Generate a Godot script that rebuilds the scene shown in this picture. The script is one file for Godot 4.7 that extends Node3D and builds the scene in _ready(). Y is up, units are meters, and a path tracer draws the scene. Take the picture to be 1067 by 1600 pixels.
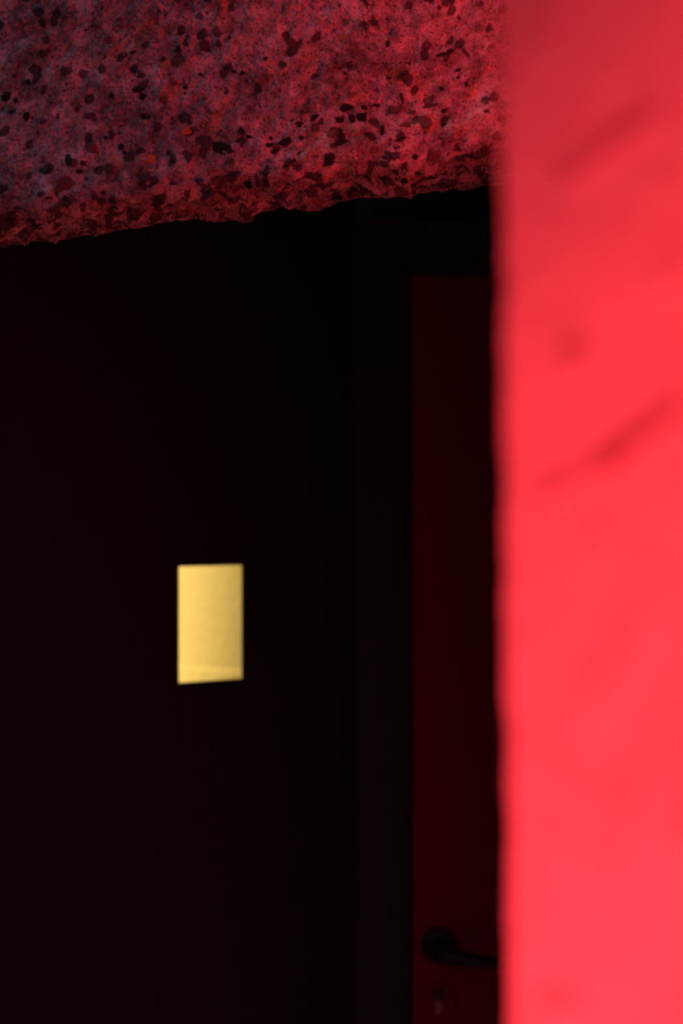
extends Node3D
# A dark recessed doorway seen past a sunlit red wall, under a broken concrete beam.
# Units are metres, y up. The camera stands at eye height in front of the doorway and looks along -z.

const EYE := 1.72
const BEAM_FRONT := -1.27          # z of the beam's cut front face
const BEAM_DEPTH := 0.16           # depth of its broken underside
const BEAM_TOP := 2.62

# height of the beam's lower front arris and of its rear lower edge, along x
var ARRIS := [[-0.3049, 1.9858], [-0.2478, 1.9932], [-0.1906, 2.0023], [-0.1335, 2.0115], [-0.0877, 2.0206], [-0.0534, 2.0189], [-0.0191, 2.0309], [0.0151, 2.0344], [0.0494, 2.0309], [0.0952, 2.0401], [0.1352, 2.0549]]
var KEEL := [[-0.3433, 1.9884], [-0.3047, 1.9954], [-0.2597, 2.0], [-0.2146, 2.0083], [-0.1921, 2.0109], [-0.1696, 2.0173], [-0.131, 2.0173], [-0.1181, 2.0148], [-0.0891, 2.0154], [-0.0846, 2.0231], [-0.0602, 2.0302], [-0.0473, 2.0276], [-0.0344, 2.0244], [-0.0216, 2.0276], [-0.0055, 2.0341], [0.0171, 2.0386], [0.0428, 2.0399], [0.0621, 2.0386], [0.0814, 2.0444], [0.1072, 2.0469], [0.1329, 2.0482], [0.1522, 2.0521]]

# aggregate cut open in the beam: x, distance round the arris (negative: up the face, positive: back along the underside), half width, half height (all mm), turn (degrees), tone
var AGGREGATE := [
	[-123.8, -36.3, 7.72, 7.72, 0, 1],[-106.7, -27.1, 11.15, 5.57, 20, 0],[-137.1, -27.0, 5.14, 6.86, 0, 1],[-181.7, -93.1, 6.86, 4.29, 0, 0],[-177.0, -87.0, 3.86, 3.86, 0, 0],[-121.7, -122.2, 4.72, 4.72, 0, 1],[-109.9, -121.8, 2.57, 3.86, 0, 1],[-147.4, -112.7, 5.57, 3.43, 0, 2],
	[-139.9, -60.7, 5.57, 4.29, 0, 1],[-164.5, -58.2, 3.43, 3.43, 0, 1],[-196.7, -45.1, 3.0, 3.0, 0, 0],[-197.8, -63.5, 2.57, 2.57, 0, 1],[-187.5, -34.4, 5.14, 3.86, 0, 1],[-177.0, -15.2, 6.0, 4.29, 10, 1],[-243.8, -40.9, 3.0, 5.57, 0, 0],[-265.3, -34.1, 7.29, 2.79, 5, 0],
	[-246.0, -20.4, 9.0, 7.72, 0, 5],[-231.0, -35.6, 3.43, 2.57, 0, 1],[-219.2, -26.9, 3.43, 2.57, 0, 0],[-207.4, -26.5, 5.14, 5.14, 0, 2],[-170.3, -29.8, 5.79, 4.29, 0, 3],[-158.8, -111.5, 3.22, 5.14, 10, 3],[-138.8, -49.2, 4.29, 3.43, 0, 3],[-175.3, -63.6, 1.93, 1.93, 0, 3],
	[-89.7, -40.0, 3.86, 4.07, 0, 0],[-92.7, -31.1, 2.79, 1.71, 0, 0],[-88.4, -91.4, 2.36, 3.0, 30, 0],[-96.0, -94.4, 3.0, 1.93, 20, 0],[-145.2, -123.7, 2.57, 3.86, 0, 0],[-100.2, -125.2, 1.29, 2.79, 0, 0],[-279.6, -114.7, 3.43, 3.0, 0, 0],[-299.6, -105.0, 5.14, 4.72, 0, 0],
	[-291.0, -100.1, 3.0, 3.43, 0, 0],[-294.2, -90.4, 3.86, 2.14, 0, 0],[-281.3, -84.0, 3.0, 4.29, 0, 0],[-266.3, -78.6, 3.86, 3.43, 0, 1],[-223.5, -76.2, 5.57, 3.86, 0, 1],[-205.3, -56.1, 3.43, 4.72, 0, 1],[-253.5, -80.8, 2.57, 3.86, 0, 1],[-236.3, -84.7, 2.36, 3.43, 0, 1],
	[-205.3, -91.5, 3.43, 3.43, 0, 0],[-179.5, -106.7, 3.86, 3.0, 0, 1],[-268.5, -13.1, 3.43, 2.57, 0, 1],[-220.6, 1.8, 3.43, 8.24, 0, 1],[-153.8, -32.5, 2.14, 2.14, 0, 0],[-139.9, -89.2, 2.57, 2.57, 0, 0],[-140.3, -83.3, 2.79, 2.14, 0, 0],[-138.8, -128.0, 1.29, 3.0, 0, 0],
	[-109.9, -41.0, 2.36, 3.0, 0, 5],[-122.7, -75.7, 2.57, 2.14, 0, 5],[-102.4, -78.1, 2.36, 2.14, 0, 1],[-222.4, -47.1, 5.57, 5.57, 0, 5],[-196.7, -155.5, 1.71, 5.14, 0, 5],[-218.1, -155.7, 4.72, 3.86, 0, 5],[-208.5, -142.4, 5.14, 4.29, 0, 5],[-99.2, -63.5, 4.72, 3.43, 0, 4],
	[-114.2, -57.9, 3.43, 3.0, 0, 4],[-159.2, -80.9, 4.29, 3.43, 0, 5],[-234.2, -28.6, 3.0, 2.14, 0, 0],[-210.6, -54.9, 2.14, 1.71, 0, 0],[-292.1, -121.6, 1.93, 1.93, 0, 0],[-252.4, -166.4, 2.14, 1.29, 0, 4],[-282.4, -169.7, 1.71, 1.71, 0, 4],[-256.7, -177.7, 1.29, 2.14, 0, 4],
	[-149.5, -94.4, 3.43, 3.0, 0, 5],[-193.5, -39.3, 2.14, 1.71, 0, 0],[-163.5, -1.2, 6.43, 4.72, 0, 4],[-192.4, 83.2, 5.94, 10.23, 0, 4],[-222.0, 96.6, 4.61, 5.9, 0, 2],[-117.8, 16.5, 8.68, 11.12, 0, 1],[-106.7, 96.9, 9.23, 14.76, 0, 4],[-92.2, 86.1, 5.49, 10.25, 0, 5],
	[-153.1, 78.5, 5.46, 10.2, 0, 4],[-280.1, 13.9, 4.33, 4.85, 0, 0],[-260.3, 103.7, 4.17, 4.45, 0, 2],[-127.0, -1.6, 5.14, 2.14, 0, 1],[-150.6, -3.5, 5.57, 2.57, 0, 1],[-0.9, -83.8, 2.79, 2.79, 0, 0],[5.5, -48.0, 7.29, 4.29, 0, 0],[17.3, -38.1, 5.57, 5.14, 0, 0],
	[9.4, -37.8, 3.22, 3.86, 0, 0],[-1.4, -37.4, 4.07, 2.79, 0, 0],[31.2, -50.6, 3.86, 1.71, -10, 0],[20.5, -47.0, 3.43, 2.14, 0, 0],[54.2, -56.4, 1.5, 5.57, 0, 0],[49.4, -48.2, 6.0, 3.0, -20, 2],[40.9, -106.2, 2.57, 3.86, 20, 0],[0.1, -23.3, 3.43, 6.43, 0, 0],
	[-2.0, -16.0, 7.72, 1.93, -10, 0],[-50.2, -31.2, 7.29, 3.86, 0, 0],[-23.4, -43.9, 4.72, 2.57, -20, 0],[65.5, -2.1, 3.0, 3.0, 0, 0],[90.8, -26.2, 2.14, 3.0, 0, 0],[97.7, -90.6, 3.0, 2.57, 0, 0],[91.2, -89.5, 7.72, 1.5, -5, 0],[104.1, -65.3, 2.14, 2.14, 0, 0],
	[75.2, -31.9, 5.57, 6.0, 0, 2],[36.6, -4.0, 5.57, 1.93, 0, 0],[48.4, -8.0, 5.57, 3.86, 10, 1],[57.6, 28.3, 3.51, 9.82, 0, 0],[79.4, 52.3, 2.01, 6.43, 0, 0],[63.4, -42.8, 3.43, 2.57, 0, 2],[36.2, -28.2, 1.93, 5.14, 0, 0],[30.1, -20.5, 6.86, 1.71, -20, 0],
	[-9.5, -73.6, 4.29, 4.29, 0, 5],[28.0, -128.1, 2.14, 2.14, 0, 2],[-68.0, -105.1, 2.14, 2.14, 0, 0],[-36.3, -29.1, 2.57, 3.0, 0, 0],[-64.2, -28.1, 3.0, 2.14, 0, 0],[-59.9, -23.0, 4.72, 1.71, -20, 0],[-82.4, -34.7, 3.43, 2.14, 0, 0],[16.8, 49.3, 4.01, 9.98, 0, 3],
	[73.9, 74.4, 6.81, 11.62, -10, 4],[29.1, -9.7, 4.29, 3.0, 0, 5],[-71.1, 91.9, 4.14, 8.83, 0, 4],[-53.3, 106.4, 5.57, 7.43, 0, 3],[6.6, -60.2, 2.14, 2.14, 0, 5],[104.1, -71.7, 3.0, 1.5, 0, 0],[89.1, -59.1, 2.57, 2.57, 30, 0],[79.4, -46.0, 6.86, 1.71, 0, 1],
	[53.7, -21.1, 6.43, 1.29, -10, 0],[58.0, -33.2, 8.57, 3.43, 0, 2],[60.9, 15.3, 4.34, 6.94, 0, 4],[52.8, 86.3, 10.53, 19.04, -20, 5],[103.3, 88.5, 6.88, 10.27, 0, 2],[11.8, 114.7, 8.41, 11.97, 0, 2],[-26.0, 136.7, 7.12, 15.19, 0, 2],[-62.0, -10.0, 3.0, 3.0, 0, 4],
	[83.7, -10.9, 7.72, 1.93, -15, 4],[81.7, 2.0, 8.59, 6.87, 0, 5],[0.1, -111.2, 4.29, 3.0, 0, 3],[-44.9, -117.8, 4.72, 3.86, 20, 2],[-2.0, -139.2, 2.57, 2.57, 0, 2],[92.3, -135.2, 2.57, 2.57, 0, 1],[105.2, -117.4, 2.14, 3.0, 0, 1],[-23.4, -34.2, 4.29, 3.86, 0, 2],
	[-74.9, -37.2, 3.43, 7.72, 0, 4],[-12.7, -34.2, 3.43, 8.57, 25, 4],[110.8, 68.5, 5.87, 8.67, 0, 5],[30.1, -87.6, 3.43, 1.71, 0, 2],[-55.6, -76.8, 3.43, 2.57, 0, 5],[-65.2, -34.5, 3.0, 2.57, 0, 3],[-42.7, -11.0, 3.0, 1.71, 0, 0],[-10.6, 1.2, 6.44, 6.86, 25, 0],
	[-84.2, 12.2, 3.9, 6.23, 0, 0],[-67.8, 8.8, 3.02, 6.22, 0, 0],[111.6, -56.1, 1.71, 2.57, 0, 0],[60.2, -87.4, 1.71, 1.71, 0, 0],[53.7, -113.3, 1.71, 1.29, 0, 5]]

var taken := {}
var n_broad := noise(11, 26.0, 3)
var n_mid := noise(12, 110.0, 3)
var n_fine := noise(13, 420.0, 2)
var n_lump := cells(14, 62.0)
var n_chip := cells(15, 150.0)
var n_plaster := noise(21, 9.0, 3)
var n_trowel := noise(22, 38.0, 2)

func noise(s: int, freq: float, octaves: int) -> FastNoiseLite:
	var n := FastNoiseLite.new()
	n.seed = s; n.noise_type = FastNoiseLite.TYPE_SIMPLEX_SMOOTH; n.frequency = freq
	n.fractal_type = FastNoiseLite.FRACTAL_FBM; n.fractal_octaves = octaves
	return n

func cells(s: int, freq: float, returns := FastNoiseLite.RETURN_DISTANCE) -> FastNoiseLite:
	var n := FastNoiseLite.new()
	n.seed = s; n.noise_type = FastNoiseLite.TYPE_CELLULAR; n.frequency = freq
	n.fractal_type = FastNoiseLite.FRACTAL_NONE; n.cellular_return_type = returns
	return n

func numbered(called: String) -> String:
	taken[called] = taken.get(called, -1) + 1
	return called if taken[called] == 0 else "%s_%03d" % [called, taken[called]]

func tag(o: Node3D, label: String, category := "", group := "", kind := "") -> Node3D:
	if label: o.set_meta("label", label)
	if category: o.set_meta("category", category)
	if group: o.set_meta("group", group)
	if kind: o.set_meta("kind", kind)
	return o

func base(called: String, at := Vector3.ZERO, turn := 0.0) -> Node3D:
	var o := Node3D.new(); o.name = numbered(called); add_child(o)
	o.position = at; o.rotation.y = turn
	return o

func put(called: String, mesh: Mesh, m: Material, parent: Node3D = self) -> MeshInstance3D:
	var o := MeshInstance3D.new(); o.mesh = mesh; o.material_override = m
	o.name = numbered(called) if parent == self else called
	parent.add_child(o, true)
	return o

func paint(c: Color, rough: float, metal := 0.0) -> StandardMaterial3D:
	var m := StandardMaterial3D.new()
	m.albedo_color = c.linear_to_srgb(); m.roughness = rough; m.metallic = metal
	if rough > 0.5: m.metallic_specular = 0.2
	return m

# fine relief shared by the painted surfaces
func grain(m: StandardMaterial3D, s: int, scale: float, strength: float) -> StandardMaterial3D:
	var t := NoiseTexture2D.new()
	t.width = 512; t.height = 512; t.seamless = true; t.as_normal_map = true; t.bump_strength = 6.0
	var n := noise(s, 0.03, 4); t.noise = n
	m.normal_enabled = true; m.normal_texture = t; m.normal_scale = strength
	m.uv1_triplanar = true; m.uv1_world_triplanar = true; m.uv1_scale = Vector3.ONE * scale
	return m

func quad(st: SurfaceTool, a: Vector3, b: Vector3, c: Vector3, d: Vector3) -> void:
	for p in [a, b, c, a, c, d]: st.add_vertex(p)      # a, b, c, d clockwise from outside

func begin(smooth := false) -> SurfaceTool:
	var st := SurfaceTool.new(); st.begin(Mesh.PRIMITIVE_TRIANGLES)
	st.set_smooth_group(0 if smooth else -1)
	return st

func done(st: SurfaceTool) -> ArrayMesh:
	st.generate_normals()
	return st.commit()

# box with chamfered edges between two corners
func box(st: SurfaceTool, lo: Vector3, hi: Vector3, ch := 0.0015) -> void:
	var q := func(ax: int, side: int) -> Array:
		var u := (ax + 1) % 3; var v := (ax + 2) % 3
		var out := []
		for k in [[-1, -1], [1, -1], [1, 1], [-1, 1]]:
			var p := Vector3.ZERO
			p[ax] = hi[ax] if side > 0 else lo[ax]
			p[u] = hi[u] - ch if k[0] > 0 else lo[u] + ch
			p[v] = hi[v] - ch if k[1] > 0 else lo[v] + ch
			out.append(p)
		return out
	var F := {}
	for ax in 3:
		for side in [-1, 1]:
			var f: Array = q.call(ax, side); F[[ax, side]] = f
			if side > 0: quad(st, f[3], f[2], f[1], f[0])
			else: quad(st, f[0], f[1], f[2], f[3])
	if ch <= 0.0: return
	var mid := (lo + hi) / 2.0
	for ax in 3:                                        # edges along ax, then corners
		var u := (ax + 1) % 3; var v := (ax + 2) % 3
		for su in [-1, 1]:
			for sv in [-1, 1]:
				var pts := []
				for e in [[0, -1], [0, 1], [1, 1], [1, -1]]:
					var p := Vector3.ZERO
					p[ax] = hi[ax] - ch if e[1] > 0 else lo[ax] + ch
					var pu: float = hi[u] if su > 0 else lo[u]
					var pv: float = hi[v] if sv > 0 else lo[v]
					p[u] = pu if e[0] == 0 else pu - su * ch
					p[v] = pv if e[0] == 1 else pv - sv * ch
					pts.append(p)
				turned(st, pts, mid)
	for sx in [-1, 1]:
		for sy in [-1, 1]:
			for sz in [-1, 1]:
				var c := Vector3(hi.x if sx > 0 else lo.x, hi.y if sy > 0 else lo.y, hi.z if sz > 0 else lo.z)
				var s := Vector3(sx, sy, sz) * ch
				turned(st, [c - Vector3(0, s.y, s.z), c - Vector3(s.x, 0, s.z), c - Vector3(s.x, s.y, 0)], mid)

# a flat polygon of three or four corners, its front away from a point inside
func turned(st: SurfaceTool, pts: Array, inside: Vector3) -> void:
	var n: Vector3 = (pts[1] - pts[0]).cross(pts[2] - pts[0])
	if n.dot(pts[0] - inside) > 0: pts.reverse()
	for k in range(1, pts.size() - 1):
		st.add_vertex(pts[0]); st.add_vertex(pts[k]); st.add_vertex(pts[k + 1])

# a surface of revolution about +z from points (radius, z), running from the back to the front
func lathe(st: SurfaceTool, prof: Array, segs: int, at := Vector3.ZERO, squash := Vector2.ONE, upright := false) -> void:
	for i in segs:
		var a := TAU * i / segs; var b := TAU * (i + 1) / segs
		for k in prof.size() - 1:
			var r0: float = prof[k].x; var z0: float = prof[k].y; var r1: float = prof[k + 1].x; var z1: float = prof[k + 1].y
			var q := [Vector3(cos(a) * r0 * squash.x, sin(a) * r0 * squash.y, z0), Vector3(cos(b) * r0 * squash.x, sin(b) * r0 * squash.y, z0), Vector3(cos(b) * r1 * squash.x, sin(b) * r1 * squash.y, z1), Vector3(cos(a) * r1 * squash.x, sin(a) * r1 * squash.y, z1)]
			if upright:
				for m in 4: q[m] = Vector3(q[m].x, q[m].z, -q[m].y)
			for m in 4: q[m] += at
			if r0 > 0.0: turned_tri(st, q[0], q[2], q[1])
			if r1 > 0.0: turned_tri(st, q[0], q[3], q[2])

func turned_tri(st: SurfaceTool, a: Vector3, b: Vector3, c: Vector3) -> void:
	st.add_vertex(a); st.add_vertex(b); st.add_vertex(c)

# a tube with elliptical sections through points, closed at both ends
func tube(st: SurfaceTool, pts: Array, rx: Array, ry: Array, segs := 20) -> void:
	var rings := []
	for k in pts.size():
		var t: Vector3 = (pts[mini(k + 1, pts.size() - 1)] - pts[maxi(k - 1, 0)]).normalized()
		var up := Vector3.UP
		var side := t.cross(up).normalized(); up = side.cross(t).normalized()
		var ring := []
		for i in segs:
			var a := TAU * i / segs
			ring.append(pts[k] + side * cos(a) * rx[k] + up * sin(a) * ry[k])
		rings.append(ring)
	for k in rings.size() - 1:
		for i in segs:
			var j := (i + 1) % segs
			quad(st, rings[k][i], rings[k + 1][i], rings[k + 1][j], rings[k][j])
	for e in [0, rings.size() - 1]:
		for i in segs:
			var j := (i + 1) % segs
			if e == 0: turned_tri(st, pts[0], rings[0][i], rings[0][j])
			else: turned_tri(st, pts[e], rings[e][j], rings[e][i])

# a sheet of points in rows of cols, front faces towards the viewer for rows running down and columns to the right
func sheet(pts: PackedVector3Array, uvs: PackedVector2Array, cols: int, rows: int) -> ArrayMesh:
	var idx := PackedInt32Array(); idx.resize((cols - 1) * (rows - 1) * 6)
	var k := 0
	for j in rows - 1:
		for i in cols - 1:
			var a := j * cols + i
			idx[k] = a; idx[k + 1] = a + 1; idx[k + 2] = a + cols + 1
			idx[k + 3] = a; idx[k + 4] = a + cols + 1; idx[k + 5] = a + cols
			k += 6
	var arr := []; arr.resize(Mesh.ARRAY_MAX)
	arr[Mesh.ARRAY_VERTEX] = pts; arr[Mesh.ARRAY_TEX_UV] = uvs; arr[Mesh.ARRAY_INDEX] = idx
	var st := SurfaceTool.new(); st.create_from_arrays(arr)
	st.generate_normals(); st.generate_tangents()
	return st.commit()

func along(table: Array, x: float) -> float:
	if x <= table[0][0]: return table[0][1]
	for k in table.size() - 1:
		if x < table[k + 1][0]:
			return lerpf(table[k][1], table[k + 1][1], (x - table[k][0]) / (table[k + 1][0] - table[k][0]))
	return table[-1][1]

# ------------------------------------------------------------------ the concrete beam
# a point of the beam's skin: s runs round the arris, negative up the face, positive back along the underside
func beam_normal(s: float) -> Vector3:
	var w := smoothstep(-0.014, 0.012, s)
	return Vector3(0, -w, 1.0 - w).normalized()

func beam_point(x: float, s: float) -> Vector3:
	var l := along(ARRIS, x); var k := along(KEEL, x)
	if s > BEAM_DEPTH:
		return Vector3(x, k + (s - BEAM_DEPTH), BEAM_FRONT - BEAM_DEPTH - 0.006 - 0.004 * n_mid.get_noise_2d(x, s))
	var p := Vector3(x, l - s, BEAM_FRONT) if s < 0 else Vector3(x, lerpf(l, k, s / BEAM_DEPTH), BEAM_FRONT - s)
	var n := beam_normal(s)
	var d := -0.004 * exp(-s * s / 0.00006)
	# cut face: nearly flat, a little plucked; more broken towards the arris
	var broken := smoothstep(-0.055, 0.0, s) * (0.35 + 0.65 * smoothstep(-0.1, 0.1, x))
	var under := smoothstep(-0.006, 0.02, s)
	var f := n_broad.get_noise_2d(x, s) * 0.0022 + n_mid.get_noise_2d(x, s) * 0.0010 + n_fine.get_noise_2d(x, s) * 0.00022
	var pluck := minf(0.0, n_mid.get_noise_2d(x + 3.0, s * 1.2) + 0.28) * 0.006
	d += (1.0 - under) * (f + pluck)
	if broken > 0.01 or under > 0.01:
		var ls := n_lump.get_noise_2d(x * 0.7, s * 0.8 + 0.25 * x) * 0.013 + n_chip.get_noise_2d(x * 0.7, s) * 0.0022 + n_mid.get_noise_2d(x, s) * 0.0022
		d -= (0.45 * broken * (1.0 - under) + under * 0.95) * ls + under * 0.001
		d += under * n_broad.get_noise_2d(x * 0.7, s + 5.0) * 0.008 * sin(clampf(s / BEAM_DEPTH, 0, 1) * PI)
		d += (under + broken) * n_fine.get_noise_2d(x, s) * 0.0006
	d *= 1.0 - 0.6 * smoothstep(0.10, BEAM_DEPTH, s)
	return p + n * d

func concrete() -> StandardMaterial3D:
	var W := 2048; var H := 1024                       # covers x -0.42..0.42, s -0.27..0.16 (0.41 mm a texel)
	var lay := func(n: FastNoiseLite) -> PackedByteArray:
		return n.get_image(W, H, false, false, false).get_data()
	var broad: PackedByteArray = lay.call(noise(31, 0.0045, 4))
	var mid: PackedByteArray = lay.call(noise(32, 0.02, 4))
	var fine: PackedByteArray = lay.call(noise(33, 0.16, 3))
	var stain: PackedByteArray = lay.call(noise(34, 0.007, 3))
	var sand: PackedByteArray = lay.call(cells(35, 0.30, FastNoiseLite.RETURN_CELL_VALUE))
	var sand_d: PackedByteArray = lay.call(cells(35, 0.30, FastNoiseLite.RETURN_DISTANCE))
	var grit: PackedByteArray = lay.call(cells(36, 0.05, FastNoiseLite.RETURN_CELL_VALUE))
	var grit_d: PackedByteArray = lay.call(cells(36, 0.05, FastNoiseLite.RETURN_DISTANCE))
	var dark_patch: PackedByteArray = lay.call(noise(38, 0.013, 4))
	var vein_n := noise(37, 0.0045, 3); vein_n.fractal_type = FastNoiseLite.FRACTAL_RIDGED
	var vein: PackedByteArray = lay.call(vein_n)
	var col := PackedByteArray(); col.resize(W * H * 3)
	var hei := PackedByteArray(); hei.resize(W * H)
	var k := 0
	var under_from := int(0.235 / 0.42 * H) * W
	for i in W * H:
		var b := broad[i] / 127.5 - 1.0; var m := mid[i] / 127.5 - 1.0; var f := fine[i] / 127.5 - 1.0
		var t := 0.675 * (1.0 + 0.32 * b + 0.36 * m + 0.26 * f)
		var h := 0.5 + 0.12 * m + 0.22 * f
		var rust := clampf((stain[i] / 127.5 - 1.25) * 1.6, 0.0, 0.25)
		if vein[i] > 196: t += (vein[i] - 196) * 0.0032          # pale lime veins
		var sv := sand[i]
		if sv < 26 and sand_d[i] < 88:                           # dark sand grains
			t *= 0.58; h += 0.05
		elif sv > 240 and sand_d[i] < 84:                        # pale grains
			t = t * 1.25 + 0.06; h += 0.12
		var gv := grit[i]
		if gv < 20 and grit_d[i] < 66 + (gv % 7) * 4 + int(f * 22):     # small dark aggregate
			t *= 0.5; h -= 0.1
		elif gv > 228 and grit_d[i] < 70 + (gv % 5) * 5:
			t *= 1.15; rust = maxf(rust, 0.25 if gv % 4 == 0 else 0.0)
		if m < -0.62 and f < 0.1:                                # pores
			t *= 0.45; h -= 0.3
		if i > under_from and dark_patch[i] + int(f * 26.0) < 62.0 + 46.0 * smoothstep(-0.02, 0.02, float(i / W) / H * 0.42 - 0.27):      # noise patches of darker colour, mostly on the broken underside
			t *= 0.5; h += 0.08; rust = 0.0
		t = clampf(t, 0.05, 0.9)
		col[k] = int(255.0 * minf(t * 1.02, 1.0)); col[k + 1] = int(255.0 * t * (0.93 - 0.30 * rust)); col[k + 2] = int(255.0 * t * (0.93 - 0.62 * rust))
		hei[i] = int(255.0 * clampf(h, 0.0, 1.0))
		k += 3
	var ci := Image.create_from_data(W, H, false, Image.FORMAT_RGB8, col)
	var hi := Image.create_from_data(W, H, false, Image.FORMAT_L8, hei)
	hi.convert(Image.FORMAT_RGBA8); hi.bump_map_to_normal_map(3.2)
	var mat := StandardMaterial3D.new()
	mat.albedo_texture = ImageTexture.create_from_image(ci)
	mat.normal_enabled = true; mat.normal_texture = ImageTexture.create_from_image(hi); mat.normal_scale = 0.45
	mat.roughness = 0.85
	return mat

func stone_shape(rng: RandomNumberGenerator, sides: int, sharp: float) -> ArrayMesh:
	var ang := []; var rad := []
	for i in sides:
		ang.append(TAU * (i + rng.randf_range(-0.3, 0.3)) / sides); rad.append(rng.randf_range(1.0 - sharp, 1.08))
	var st := begin()
	var ring := func(i: int, scale: float, z: float) -> Vector3:
		var j := i % sides
		return Vector3(cos(ang[j]) * rad[j] * scale, sin(ang[j]) * rad[j] * scale, z)
	for i in sides:
		quad(st, ring.call(i, 0.9, -1.0), ring.call(i, 1.0, 0.0), ring.call(i + 1, 1.0, 0.0), ring.call(i + 1, 0.9, -1.0))
		quad(st, ring.call(i, 1.0, 0.0), ring.call(i, 0.88, 0.16), ring.call(i + 1, 0.88, 0.16), ring.call(i + 1, 1.0, 0.0))
		turned_tri(st, ring.call(i, 0.88, 0.16), Vector3(0.1, 0.05, 0.2), ring.call(i + 1, 0.88, 0.16))
	return done(st)

func build_beam() -> void:
	var xs := [-1.55, -1.3, -1.05, -0.8, -0.62, -0.52, -0.46, -0.42, -0.39]
	var x := -0.37
	while x < 0.2: xs.append(x); x += 0.0011
	xs.append_array([0.21, 0.24, 0.3, 0.4, 0.55, 0.75, 1.0, 1.25, 1.5])
	var ss := []
	for y in [0.5, 0.42, 0.35, 0.3, 0.26, 0.235, 0.215]: ss.append(-y)
	var s := -0.205
	while s < BEAM_DEPTH: ss.append(s); s += 0.0011
	ss.append_array([BEAM_DEPTH + 0.002, 0.2, 0.3, 0.5, 0.66])
	var pts := PackedVector3Array(); var uvs := PackedVector2Array()
	var put_row := func(row: Array, sv: float) -> void:
		for c in xs.size():
			pts.append(row[c]); uvs.append(Vector2((xs[c] + 0.42) / 0.84, (sv + 0.27) / 0.42))
	var row0 := []
	for xv in xs: row0.append(Vector3(xv, BEAM_TOP, BEAM_FRONT - BEAM_DEPTH))
	put_row.call(row0, -0.7)
	var row1 := []
	for xv in xs: row1.append(Vector3(xv, BEAM_TOP, BEAM_FRONT))
	put_row.call(row1, -0.54)
	for sv in ss:
		var row := []
		for xv in xs: row.append(beam_point(xv, sv))
		put_row.call(row, sv)
	var beam := base("concrete_beam")
	tag(beam, "rough concrete beam with cut aggregate and a broken lower edge above the doorway", "beam", "", "thing")
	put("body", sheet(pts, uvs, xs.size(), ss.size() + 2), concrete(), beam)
	# aggregate
	var rng := RandomNumberGenerator.new(); rng.seed = 5
	var shapes := []
	for i in 5: shapes.append(stone_shape(rng, 5 + i % 3, 0.46))
	for i in 3: shapes.append(stone_shape(rng, 8, 0.28))
	var tones := [paint(Color(0.035, 0.032, 0.036), 0.6), paint(Color(0.10, 0.075, 0.095), 0.6), paint(Color(0.15, 0.10, 0.08), 0.65), paint(Color(0.62, 0.30, 0.10), 0.6), paint(Color(0.44, 0.375, 0.37), 0.85), paint(Color(0.22, 0.12, 0.11), 0.65)]
	for t in tones: grain(t, 41, 40.0, 0.5)
	var list := AGGREGATE.duplicate()
	for i in 130:
		var tone: int = [0, 0, 1, 1, 2, 4, 4, 5, 5, 3][rng.randi() % 10] if i % 11 == 0 else [0, 0, 0, 1, 1, 2, 4, 5][rng.randi() % 8]
		var r := rng.randf_range(1.2, 2.9)
		list.append([rng.randf_range(-312, 150), rng.randf_range(-190, 90), r, r * rng.randf_range(0.5, 1.2), rng.randf_range(-40, 40), tone])
	for a in list:
		var sx: float = a[0] / 1000.0; var sv: float = a[1] / 1000.0
		var p := beam_point(sx, sv)
		var dx := (beam_point(sx + 0.003, sv) - beam_point(sx - 0.003, sv)).normalized()
		var ds := (beam_point(sx, sv - 0.003) - beam_point(sx, sv + 0.003)).normalized()
		var n := dx.cross(ds).normalized()
		ds = n.cross(dx)
		var o := put("stone", shapes[rng.randi() % shapes.size()], tones[a[5]], beam)
		var b := Basis(dx, ds, n).rotated(n, deg_to_rad(-a[4]))
		var turn := rng.randf() * TAU
		var rx: float = a[2] * 0.00118; var ry: float = a[3] * 0.00118
		if absf(rx / ry - 1.0) > 0.35: turn = 0.0 if rng.randf() < 0.5 else PI
		b = b * Basis.from_scale(Vector3(rx, ry, 0.004)) * Basis(Vector3.BACK, turn)
		o.transform = Transform3D(b, p + n * 0.0001)

# ------------------------------------------------------------------ the red wall
var WALL_A := Vector2(0.0503, -0.45)                   # its near arris, in plan (x, z)
var WALL_FRONT := Vector2(0.37, 0.929)                # direction of the visible face, towards the camera
var WALL_BACK := Vector2(0.7, -0.714)                 # direction of the face behind the arris
# scars in the render of the visible face: from (along, height), to (along, height), half width, depth
var SCARS := [[0.097, 0.030, 0.062, 0.017, 0.0030, 0.0032], [0.062, 0.017, 0.026, 0.0085, 0.0028, 0.0022], [0.086, 0.107, 0.040, 0.101, 0.0042, 0.0030], [0.036, 0.155, 0.032, 0.145, 0.006, 0.0016],
	[0.0443, 0.0495, 0.0435, 0.047, 0.0050, 0.0042], [0.042, -0.141, 0.028, -0.146, 0.007, 0.0024], [0.104, -0.074, 0.098, -0.079, 0.006, 0.0026], [0.075, -0.03, 0.058, -0.05, 0.008, 0.0014], [0.09, 0.062, 0.1, 0.068, 0.006, 0.0016]]

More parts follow.
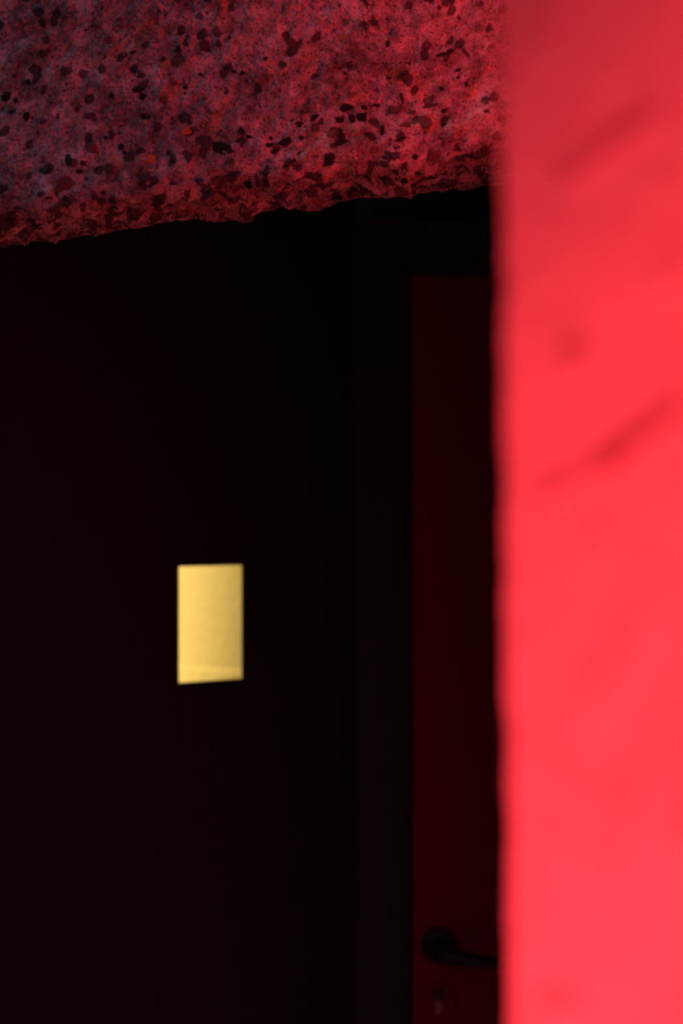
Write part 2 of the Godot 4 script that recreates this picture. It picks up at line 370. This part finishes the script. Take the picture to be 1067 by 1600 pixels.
func red_wall_point(q: float, y: float) -> Vector3:
	# q: distance along the plan, negative on the hidden back face, positive on the visible one
	var p := WALL_A + (WALL_FRONT * q if q >= 0 else WALL_BACK * -q)
	var nf := Vector2(-WALL_FRONT.y, WALL_FRONT.x); var nb := Vector2(WALL_BACK.y, -WALL_BACK.x)
	var n := nb.lerp(nf, smoothstep(-0.006, 0.006, q)).normalized()
	var h := y - EYE
	var d := -0.0022 * exp(-q * q / 0.00002)
	d += n_plaster.get_noise_2d(q, h * 1.3) * 0.0022 * (1.0 - exp(-q * q / 0.0006)) + n_trowel.get_noise_2d(q * 1.4 + h * 0.6, h) * 0.0007
	d += n_trowel.get_noise_2d(5.0, h * 0.5) * 0.0007 * exp(-q * q / 0.0002)
	for c in SCARS:
		var a := Vector2(c[0], c[1]); var b := Vector2(c[2], c[3])
		var w := Vector2(q, h + 0.0045)
		var r := w.distance_to(Geometry2D.get_closest_point_to_segment(w, a, b))
		if r < c[4] * 3.0: d -= c[5] * exp(-r * r / (c[4] * c[4]))
	p += n * d
	return Vector3(p.x - h * 0.0125, y, p.y)

func build_red_wall() -> void:
	var red := paint(Color(0.84, 0.029, 0.051), 0.75)
	grain(red, 51, 9.0, 0.35)
	var qs := []
	for q in [-0.035, -0.03]: qs.append(q)
	var q := -0.025
	while q < 0.13: qs.append(q); q += 0.00125
	qs.append_array([0.15, 0.2, 0.3, 0.45, 0.6, 0.8])
	var ys := [3.0, 2.7, 2.4, 2.2, 2.1, 2.0, 1.95]
	var y := 1.92
	while y > 1.53: ys.append(y); y -= 0.00125
	ys.append_array([1.5, 1.4, 1.3, 1.1, 0.8, 0.5, 0.25, 0.0])
	var pts := PackedVector3Array(); var uvs := PackedVector2Array()
	var back := red_wall_point(-0.035, 1.5)
	for yy in ys:
		pts.append(Vector3(1.5, yy, back.z)); uvs.append(Vector2(-1.5, yy))
		for qq in qs: pts.append(red_wall_point(qq, yy)); uvs.append(Vector2(qq, yy))
		var e := red_wall_point(0.8, yy)
		pts.append(Vector3(1.5, yy, e.z)); uvs.append(Vector2(2.2, yy))
		pts.append(Vector3(1.5, yy, back.z)); uvs.append(Vector2(3.2, yy))
	var o := put("wall_right", sheet(pts, uvs, qs.size() + 3, ys.size()), red)
	tag(o, "bright red rendered wall in sunlight, out of focus close at the right", "", "", "structure")
	# unseen red wall added behind the arris to bounce sunlight onto the beam
	var st := begin()
	var plan := [Vector2(0.149, -1.09), Vector2(0.170, -1.262), Vector2(1.5, -1.262), Vector2(1.5, -1.09)]
	for k in 4:
		var c: Vector2 = plan[k]; var d: Vector2 = plan[(k + 1) % 4]
		turned(st, [Vector3(c.x, 0, c.y), Vector3(c.x, 3, c.y), Vector3(d.x, 3, d.y), Vector3(d.x, 0, d.y)], Vector3(0.8, 1.5, -1.18))
	quad(st, Vector3(plan[0].x, 3, plan[0].y), Vector3(plan[1].x, 3, plan[1].y), Vector3(plan[2].x, 3, plan[2].y), Vector3(plan[3].x, 3, plan[3].y))
	tag(put("wall_bounce_added", done(st), red), "added red wall, out of view, bouncing sunlight onto the concrete beam", "", "", "structure")

# ------------------------------------------------------------------ the dark recess
func build_recess() -> void:
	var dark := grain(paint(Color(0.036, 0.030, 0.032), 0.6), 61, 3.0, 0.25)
	# left partition with the small opening; its own x runs from the corner by the door towards the camera
	var root := base("wall_left", Vector3(0.006, 0, -2.23), atan2(-0.545, -0.839))
	tag(root, "dark partition wall with a small rectangular opening, left of the door", "", "", "structure")
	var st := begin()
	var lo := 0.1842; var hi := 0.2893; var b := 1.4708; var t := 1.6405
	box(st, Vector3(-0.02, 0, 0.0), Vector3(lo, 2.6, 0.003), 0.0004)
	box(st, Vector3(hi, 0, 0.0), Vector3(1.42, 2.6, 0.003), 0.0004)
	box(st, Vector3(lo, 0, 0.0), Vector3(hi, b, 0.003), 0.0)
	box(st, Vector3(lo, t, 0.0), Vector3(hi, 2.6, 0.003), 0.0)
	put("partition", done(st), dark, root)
	# back wall behind the door, right wall, ceiling
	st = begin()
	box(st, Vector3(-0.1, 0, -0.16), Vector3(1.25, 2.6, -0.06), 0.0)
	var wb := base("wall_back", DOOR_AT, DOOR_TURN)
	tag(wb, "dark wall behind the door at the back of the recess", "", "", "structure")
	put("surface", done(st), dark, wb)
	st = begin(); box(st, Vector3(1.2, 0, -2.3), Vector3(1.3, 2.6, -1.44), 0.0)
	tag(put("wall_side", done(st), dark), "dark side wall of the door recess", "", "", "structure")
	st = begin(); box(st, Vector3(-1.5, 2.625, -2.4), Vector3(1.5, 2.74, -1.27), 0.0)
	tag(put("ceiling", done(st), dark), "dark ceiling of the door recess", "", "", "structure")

var DOOR_AT := Vector3(0.1064, 0, -2.22)
var DOOR_TURN := deg_to_rad(-5.0)

func build_door() -> void:
	var door := base("door_1", DOOR_AT, DOOR_TURN)
	tag(door, "dark red flush door with a black lever handle, deep in shade", "", "", "structure")
	var leaf_m := grain(paint(Color(0.34, 0.018, 0.034), 0.55), 71, 2.0, 0.2)
	var frame_m := grain(paint(Color(0.05, 0.043, 0.045), 0.7), 72, 2.0, 0.2)
	var black := paint(Color(0.02, 0.02, 0.021), 0.45)
	var steel := paint(Color(0.62, 0.36, 0.22), 0.62, 0.6)
	var st := begin(); box(st, Vector3(0.004, 0.008, -0.042), Vector3(0.834, 2.089, 0.0), 0.002)
	put("leaf", done(st), leaf_m, door)
	st = begin()
	box(st, Vector3(-0.085, 0, -0.06), Vector3(0.0, 2.18, -0.004), 0.003)
	box(st, Vector3(-0.022, 0, -0.06), Vector3(-0.0005, 2.10, 0.002), 0.002)
	put("door_frame_side", done(st), frame_m, door)
	st = begin()
	box(st, Vector3(0.0, 2.093, -0.06), Vector3(0.84, 2.18, -0.004), 0.003)
	put("door_frame_head", done(st), frame_m, door)
	st = begin()
	box(st, Vector3(0.838, 0, -0.06), Vector3(0.92, 2.18, -0.004), 0.003)
	put("door_frame_side", done(st), frame_m, door)
	# lever handle on a round rose
	var h := Node3D.new(); h.name = "handle"; door.add_child(h); h.position = Vector3(0.0455, 1.046, 0)
	h.set_meta("label", "black lever handle on a round rose")
	st = begin(true); lathe(st, [Vector2(0.0275, 0), Vector2(0.0275, 0.007), Vector2(0.0255, 0.0095), Vector2(0.013, 0.010), Vector2(0, 0.010)], 40)
	put("rose", done(st), black, h)
	st = begin(true)
	tube(st, [Vector3(0, 0, 0.008), Vector3(0, 0, 0.028), Vector3(0.001, 0, 0.042), Vector3(0.008, -0.0005, 0.052), Vector3(0.020, -0.0015, 0.056), Vector3(0.045, -0.004, 0.057), Vector3(0.075, -0.0075, 0.057), Vector3(0.103, -0.0115, 0.056), Vector3(0.122, -0.014, 0.055), Vector3(0.1275, -0.0145, 0.0545), Vector3(0.129, -0.0147, 0.0545)],
		[0.0115, 0.0115, 0.0118, 0.012, 0.0115, 0.010, 0.0085, 0.0078, 0.0075, 0.006, 0.0025], [0.0115, 0.0115, 0.0118, 0.0125, 0.0125, 0.011, 0.009, 0.0078, 0.0072, 0.0055, 0.002], 24)
	put("lever", done(st), black, h)
	# round lock rose with a profile cylinder
	var l := Node3D.new(); l.name = "lock"; door.add_child(l); l.position = Vector3(0.0455, 0.959, 0)
	l.set_meta("label", "round lock rose with a metal cylinder and keyhole")
	st = begin(true); lathe(st, [Vector2(0.0265, 0), Vector2(0.0265, 0.004), Vector2(0.0245, 0.0065), Vector2(0.0215, 0.0065), Vector2(0.0205, 0.005), Vector2(0, 0.005)], 40)
	put("lock_rose", done(st), leaf_m, l)
	st = begin(true); lathe(st, [Vector2(0.0085, 0.002), Vector2(0.0085, 0.0085), Vector2(0.0078, 0.0095), Vector2(0.0, 0.0095)], 28, Vector3(-0.001, 0.010, 0))
	var cyl := put("cylinder", done(st), black, l)
	st = begin(); box(st, Vector3(-0.0062, -0.019, 0.002), Vector3(0.0042, 0.004, 0.0085), 0.0012)
	put("cylinder_body", done(st), steel, l)
	st = begin(); box(st, Vector3(-0.0018, 0.006, 0.008), Vector3(-0.0006, 0.0155, 0.0098), 0.0002)
	put("key_slot", done(st), steel, cyl)

# ------------------------------------------------------------------ the yellow pier seen through the opening
func build_yellow() -> void:
	var m := grain(paint(Color(0.65, 0.46, 0.112), 0.8), 81, 4.0, 0.25)
	var o := base("yellow_column", Vector3(-0.086, 0, -2.903))
	tag(o, "sunlit yellow round column seen through the small opening in the dark wall", "column", "", "thing")
	var st := begin(true); lathe(st, [Vector2(0.34, 1.432), Vector2(0.34, 2.9), Vector2(0, 2.9)], 128, Vector3.ZERO, Vector2.ONE, true)
	put("shaft", done(st), m, o)
	st = begin(); lathe(st, [Vector2(0.3415, 0), Vector2(0.3415, 1.4315), Vector2(0.3402, 1.433), Vector2(0.33, 1.433)], 128, Vector3.ZERO, Vector2.ONE, true)
	put("plinth", done(st), m, o)

# ------------------------------------------------------------------ the floor, and unseen walls and canopy added to shape the light
func build_surroundings() -> void:
	var tar := grain(paint(Color(0.30, 0.295, 0.29), 0.9), 91, 1.5, 0.6)
	var st := begin(); box(st, Vector3(-6, -0.1, -5), Vector3(6, 0.0, 6), 0.0)
	tag(put("floor", done(st), tar), "pale grey concrete paving in front of the doorway", "", "", "structure")
	var grey := grain(paint(Color(0.08, 0.078, 0.076), 0.85), 92, 1.5, 0.4)
	st = begin(); box(st, Vector3(-1.62, 0, -1.44), Vector3(-1.5, 1.7, 3.4), 0.004)  # unseen wall added to keep the sun off the ground
	tag(put("wall_sunblock_added", done(st), grey), "added dark grey wall, out of view, keeping sun off the paving", "", "", "structure")
	st = begin(); box(st, Vector3(-6.0, 0, 3.4), Vector3(6.0, 4.2, 3.6), 0.004)  # unseen wall added to block low sky light from the recess
	tag(put("wall_skyblock_added", done(st), grey), "added grey wall behind the camera, keeping low sky light out of the recess", "", "", "structure")
	st = begin()
	var shade_outline := [Vector2(-2.515 - 0.28, -0.85), Vector2(3.0, -0.85), Vector2(3.0, 3.4), Vector2(-2.515 + 3.1, 3.4)]     # canopy added out of view, free edge skewed to slant its shade
	for k in 4:
		var c: Vector2 = shade_outline[k]; var d: Vector2 = shade_outline[(k + 1) % 4]
		turned(st, [Vector3(c.x, 3.56, c.y), Vector3(c.x, 3.7, c.y), Vector3(d.x, 3.7, d.y), Vector3(d.x, 3.56, d.y)], Vector3(1, 3.63, 1))
	for y in [3.56, 3.7]:
		turned(st, [Vector3(shade_outline[0].x, y, shade_outline[0].y), Vector3(shade_outline[1].x, y, shade_outline[1].y), Vector3(shade_outline[2].x, y, shade_outline[2].y), Vector3(shade_outline[3].x, y, shade_outline[3].y)], Vector3(1, 3.63, 1))
	tag(put("shade_canopy_added", done(st), grey), "added dark flat canopy, out of view, shading the top of the red wall", "", "", "structure")

func _ready() -> void:
	# camera
	var cam := Camera3D.new(); cam.name = "camera"; add_child(cam)
	cam.position = Vector3(0, EYE, 0)
	var at := CameraAttributesPhysical.new()
	at.frustum_focal_length = 33.33; at.exposure_aperture = 2.1; at.frustum_focus_distance = 1.38
	cam.attributes = at
	cam.fov = 39.6; cam.current = true
	# sky and exposure
	var env := Environment.new()
	env.background_mode = Environment.BG_SKY
	var sky := Sky.new(); var sm := ProceduralSkyMaterial.new()
	sm.sky_top_color = Color(0.46, 0.56, 0.80); sm.sky_horizon_color = Color(0.62, 0.66, 0.80)
	sm.ground_bottom_color = Color(0.16, 0.155, 0.15); sm.ground_horizon_color = Color(0.30, 0.30, 0.31)
	sm.sky_energy_multiplier = 0.85; sm.ground_energy_multiplier = 0.85
	sky.sky_material = sm; env.sky = sky
	env.tonemap_mode = Environment.TONE_MAPPER_LINEAR
	env.tonemap_exposure = 1.0
	env.sdfgi_enabled = true; env.ssao_enabled = true; env.ssil_enabled = true
	var we := WorldEnvironment.new(); we.name = "world_environment"; we.environment = env; add_child(we)
	# sun: low haze, from the upper left, along the front of the beam
	var sun := DirectionalLight3D.new(); sun.name = "sun"; add_child(sun)
	sun.light_color = Color(1.0, 0.95, 0.88); sun.light_energy = 3.05; sun.light_angular_distance = 6.0; sun.shadow_enabled = true
	sun.look_at_from_position(Vector3.ZERO, Vector3(0.8, -0.55, 0.045), Vector3.UP)
	# structure first, then the things
	build_red_wall()
	build_recess()
	build_surroundings()
	build_beam()
	build_door()
	build_yellow()
